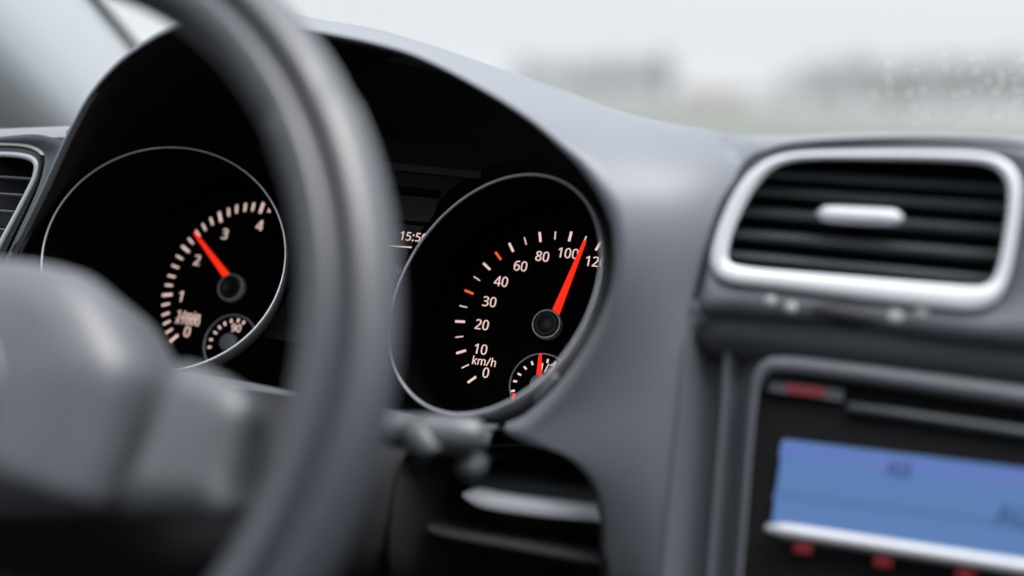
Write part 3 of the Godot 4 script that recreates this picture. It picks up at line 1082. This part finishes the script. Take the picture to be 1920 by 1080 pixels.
func glass_and_pillar() -> void:
	var rake := Vector3(0, sin(deg_to_rad(33.0)), cos(deg_to_rad(33.0)))
	var n := Vector3(0, cos(deg_to_rad(33.0)), -sin(deg_to_rad(33.0)))
	var base := SCREEN_AT - rake * 0.16
	var ex := screen_point(215, 45).x
	var w := thing("windscreen", "raked clear windscreen with raindrops above the dashboard", "windscreen")
	var st := stool()
	var g := PackedVector3Array([base + Vector3(ex, 0, 0), base + Vector3(0.95, 0, 0), base + Vector3(0.95, 0, 0) + rake * 0.9, base + Vector3(ex, 0, 0) + rake * 0.9])
	for k in [0, 1, 2, 0, 2, 3]: st.add_vertex(g[k])
	commit("pane", st, M.glass, w)
	st = stool()
	lathe(st, Vector3.ZERO, Basis.IDENTITY, [Vector2(1.0, 0.0), Vector2(0.92, 0.28), Vector2(0.7, 0.5), Vector2(0.38, 0.62), Vector2(0.001, 0.66)], 12)
	var drop := commit("raindrop", st, M.water, w)
	var b := Basis(Vector3.RIGHT, n.cross(Vector3.RIGHT), n)
	for k in 64:
		var px := 1920.0 - 340.0 * pow(rng.randf(), 1.5) + rng.randf_range(-20, 60)
		var py := rng.randf_range(95, 262)
		var o: MeshInstance3D = drop if k == 0 else drop.duplicate()
		if k > 0: w.add_child(o, true)
		o.name = "raindrop" if k == 0 else "raindrop_%03d" % k
		o.transform = Transform3D(b.scaled_local(Vector3.ONE * rng.randf_range(0.0008, 0.0016)), screen_point(px, py, -0.0005))
	# pillar trim, left of the windscreen's edge
	var p := thing("pillar_trim", "light grey cloth covered windscreen pillar left of the hood", "pillar")
	var rows := []
	for q in [[0.0, -0.012], [0.001, 0.0], [0.003, 0.04], [0.004, 0.08], [0.004, 0.12], [0.002, 0.16], [-0.006, 0.2], [-0.03, 0.23], [-0.14, 0.25]]:
		var row := PackedVector3Array()
		for k in 20:
			row.append(SCREEN_AT + Vector3(ex + q[0], 0, 0) + rake * lerpf(-0.12, 0.6, k / 19.0) - n * 0.004 + Vector3(0, 0, q[1]))
		rows.append(row)
	st = stool()
	grid(st, rows)
	commit("cloth_cover", st, M.cloth, p)
	st = stool()
	bar(st, PackedVector3Array([SCREEN_AT + Vector3(ex + 0.002, 0, 0) - rake * 0.12, SCREEN_AT + Vector3(ex + 0.002, 0, 0) + rake * 0.6]), 0.0035, 12)
	commit("edge_seal", st, M.rubber, p)

func cabin() -> void:
	# what closes the place below and behind: it keeps the daylight out of the footwell and shades what faces the seats
	var f := thing("car_cabin", "black cabin shell of footwell, floor and unseen light blocking door linings around the dashboard", "cabin")
	var st := stool()
	slab(st, Vector3(0.22, -0.62, 0.5), Basis.IDENTITY, Vector3(1.5, 0.03, 2.2), 0.005)
	commit("floor_carpet", st, M.seat, f)
	st = stool()
	slab(st, Vector3(0.22, -0.36, -0.075), Basis.IDENTITY, Vector3(1.5, 0.56, 0.02), 0.004)
	commit("bulkhead", st, M.seat, f)
	for x in [-0.60, 0.98]:
		st = stool()
		slab(st, Vector3(x, -0.27 if x < 0 else -0.2, 0.72), Basis.IDENTITY, Vector3(0.06, 0.68 if x < 0 else 0.82, 1.6), 0.02)
		commit("added_door_lining", st, M.seat, f)  # unseen, added to hold back side light; the right one raised for it
	for x in [-0.13, 0.6]:
		var s := thing("added_front_seat", "unseen dark cloth front seat added as a light block facing the " + ("steering wheel" if x < 0 else "passenger side of the dashboard"), "seat", "front seats")  # unseen, added and set forward to block light from behind
		var zz := 0.9
		st = stool()
		slab(st, Vector3(x, -0.32, zz - 0.25), Basis.from_euler(Vector3(0.15, 0, 0)), Vector3(0.5, 0.16, 0.52), 0.05)
		commit("cushion", st, M.seat, s)
		st = stool()
		slab(st, Vector3(x, -0.02, zz + 0.08), Basis.from_euler(Vector3(-0.3, 0, 0)), Vector3(0.5, 0.62, 0.14), 0.05)
		commit("backrest", st, M.seat, s)
		st = stool()
		slab(st, Vector3(x, 0.36, zz + 0.19), Basis.from_euler(Vector3(-0.2, 0, 0)), Vector3(0.27, 0.19, 0.1), 0.04)
		commit("headrest", st, M.seat, s)
	var r := thing("added_roof_lining", "unseen grey cloth roof lining added as a shade behind the top of the windscreen", "roof")  # unseen, added for shade; front edge set back to let overhead light in
	st = stool()
	slab(st, Vector3(0.22, 0.56, 1.58), Basis.IDENTITY, Vector3(1.7, 0.03, 1.86), 0.008)
	commit("lining", st, M.roof_cloth, r)
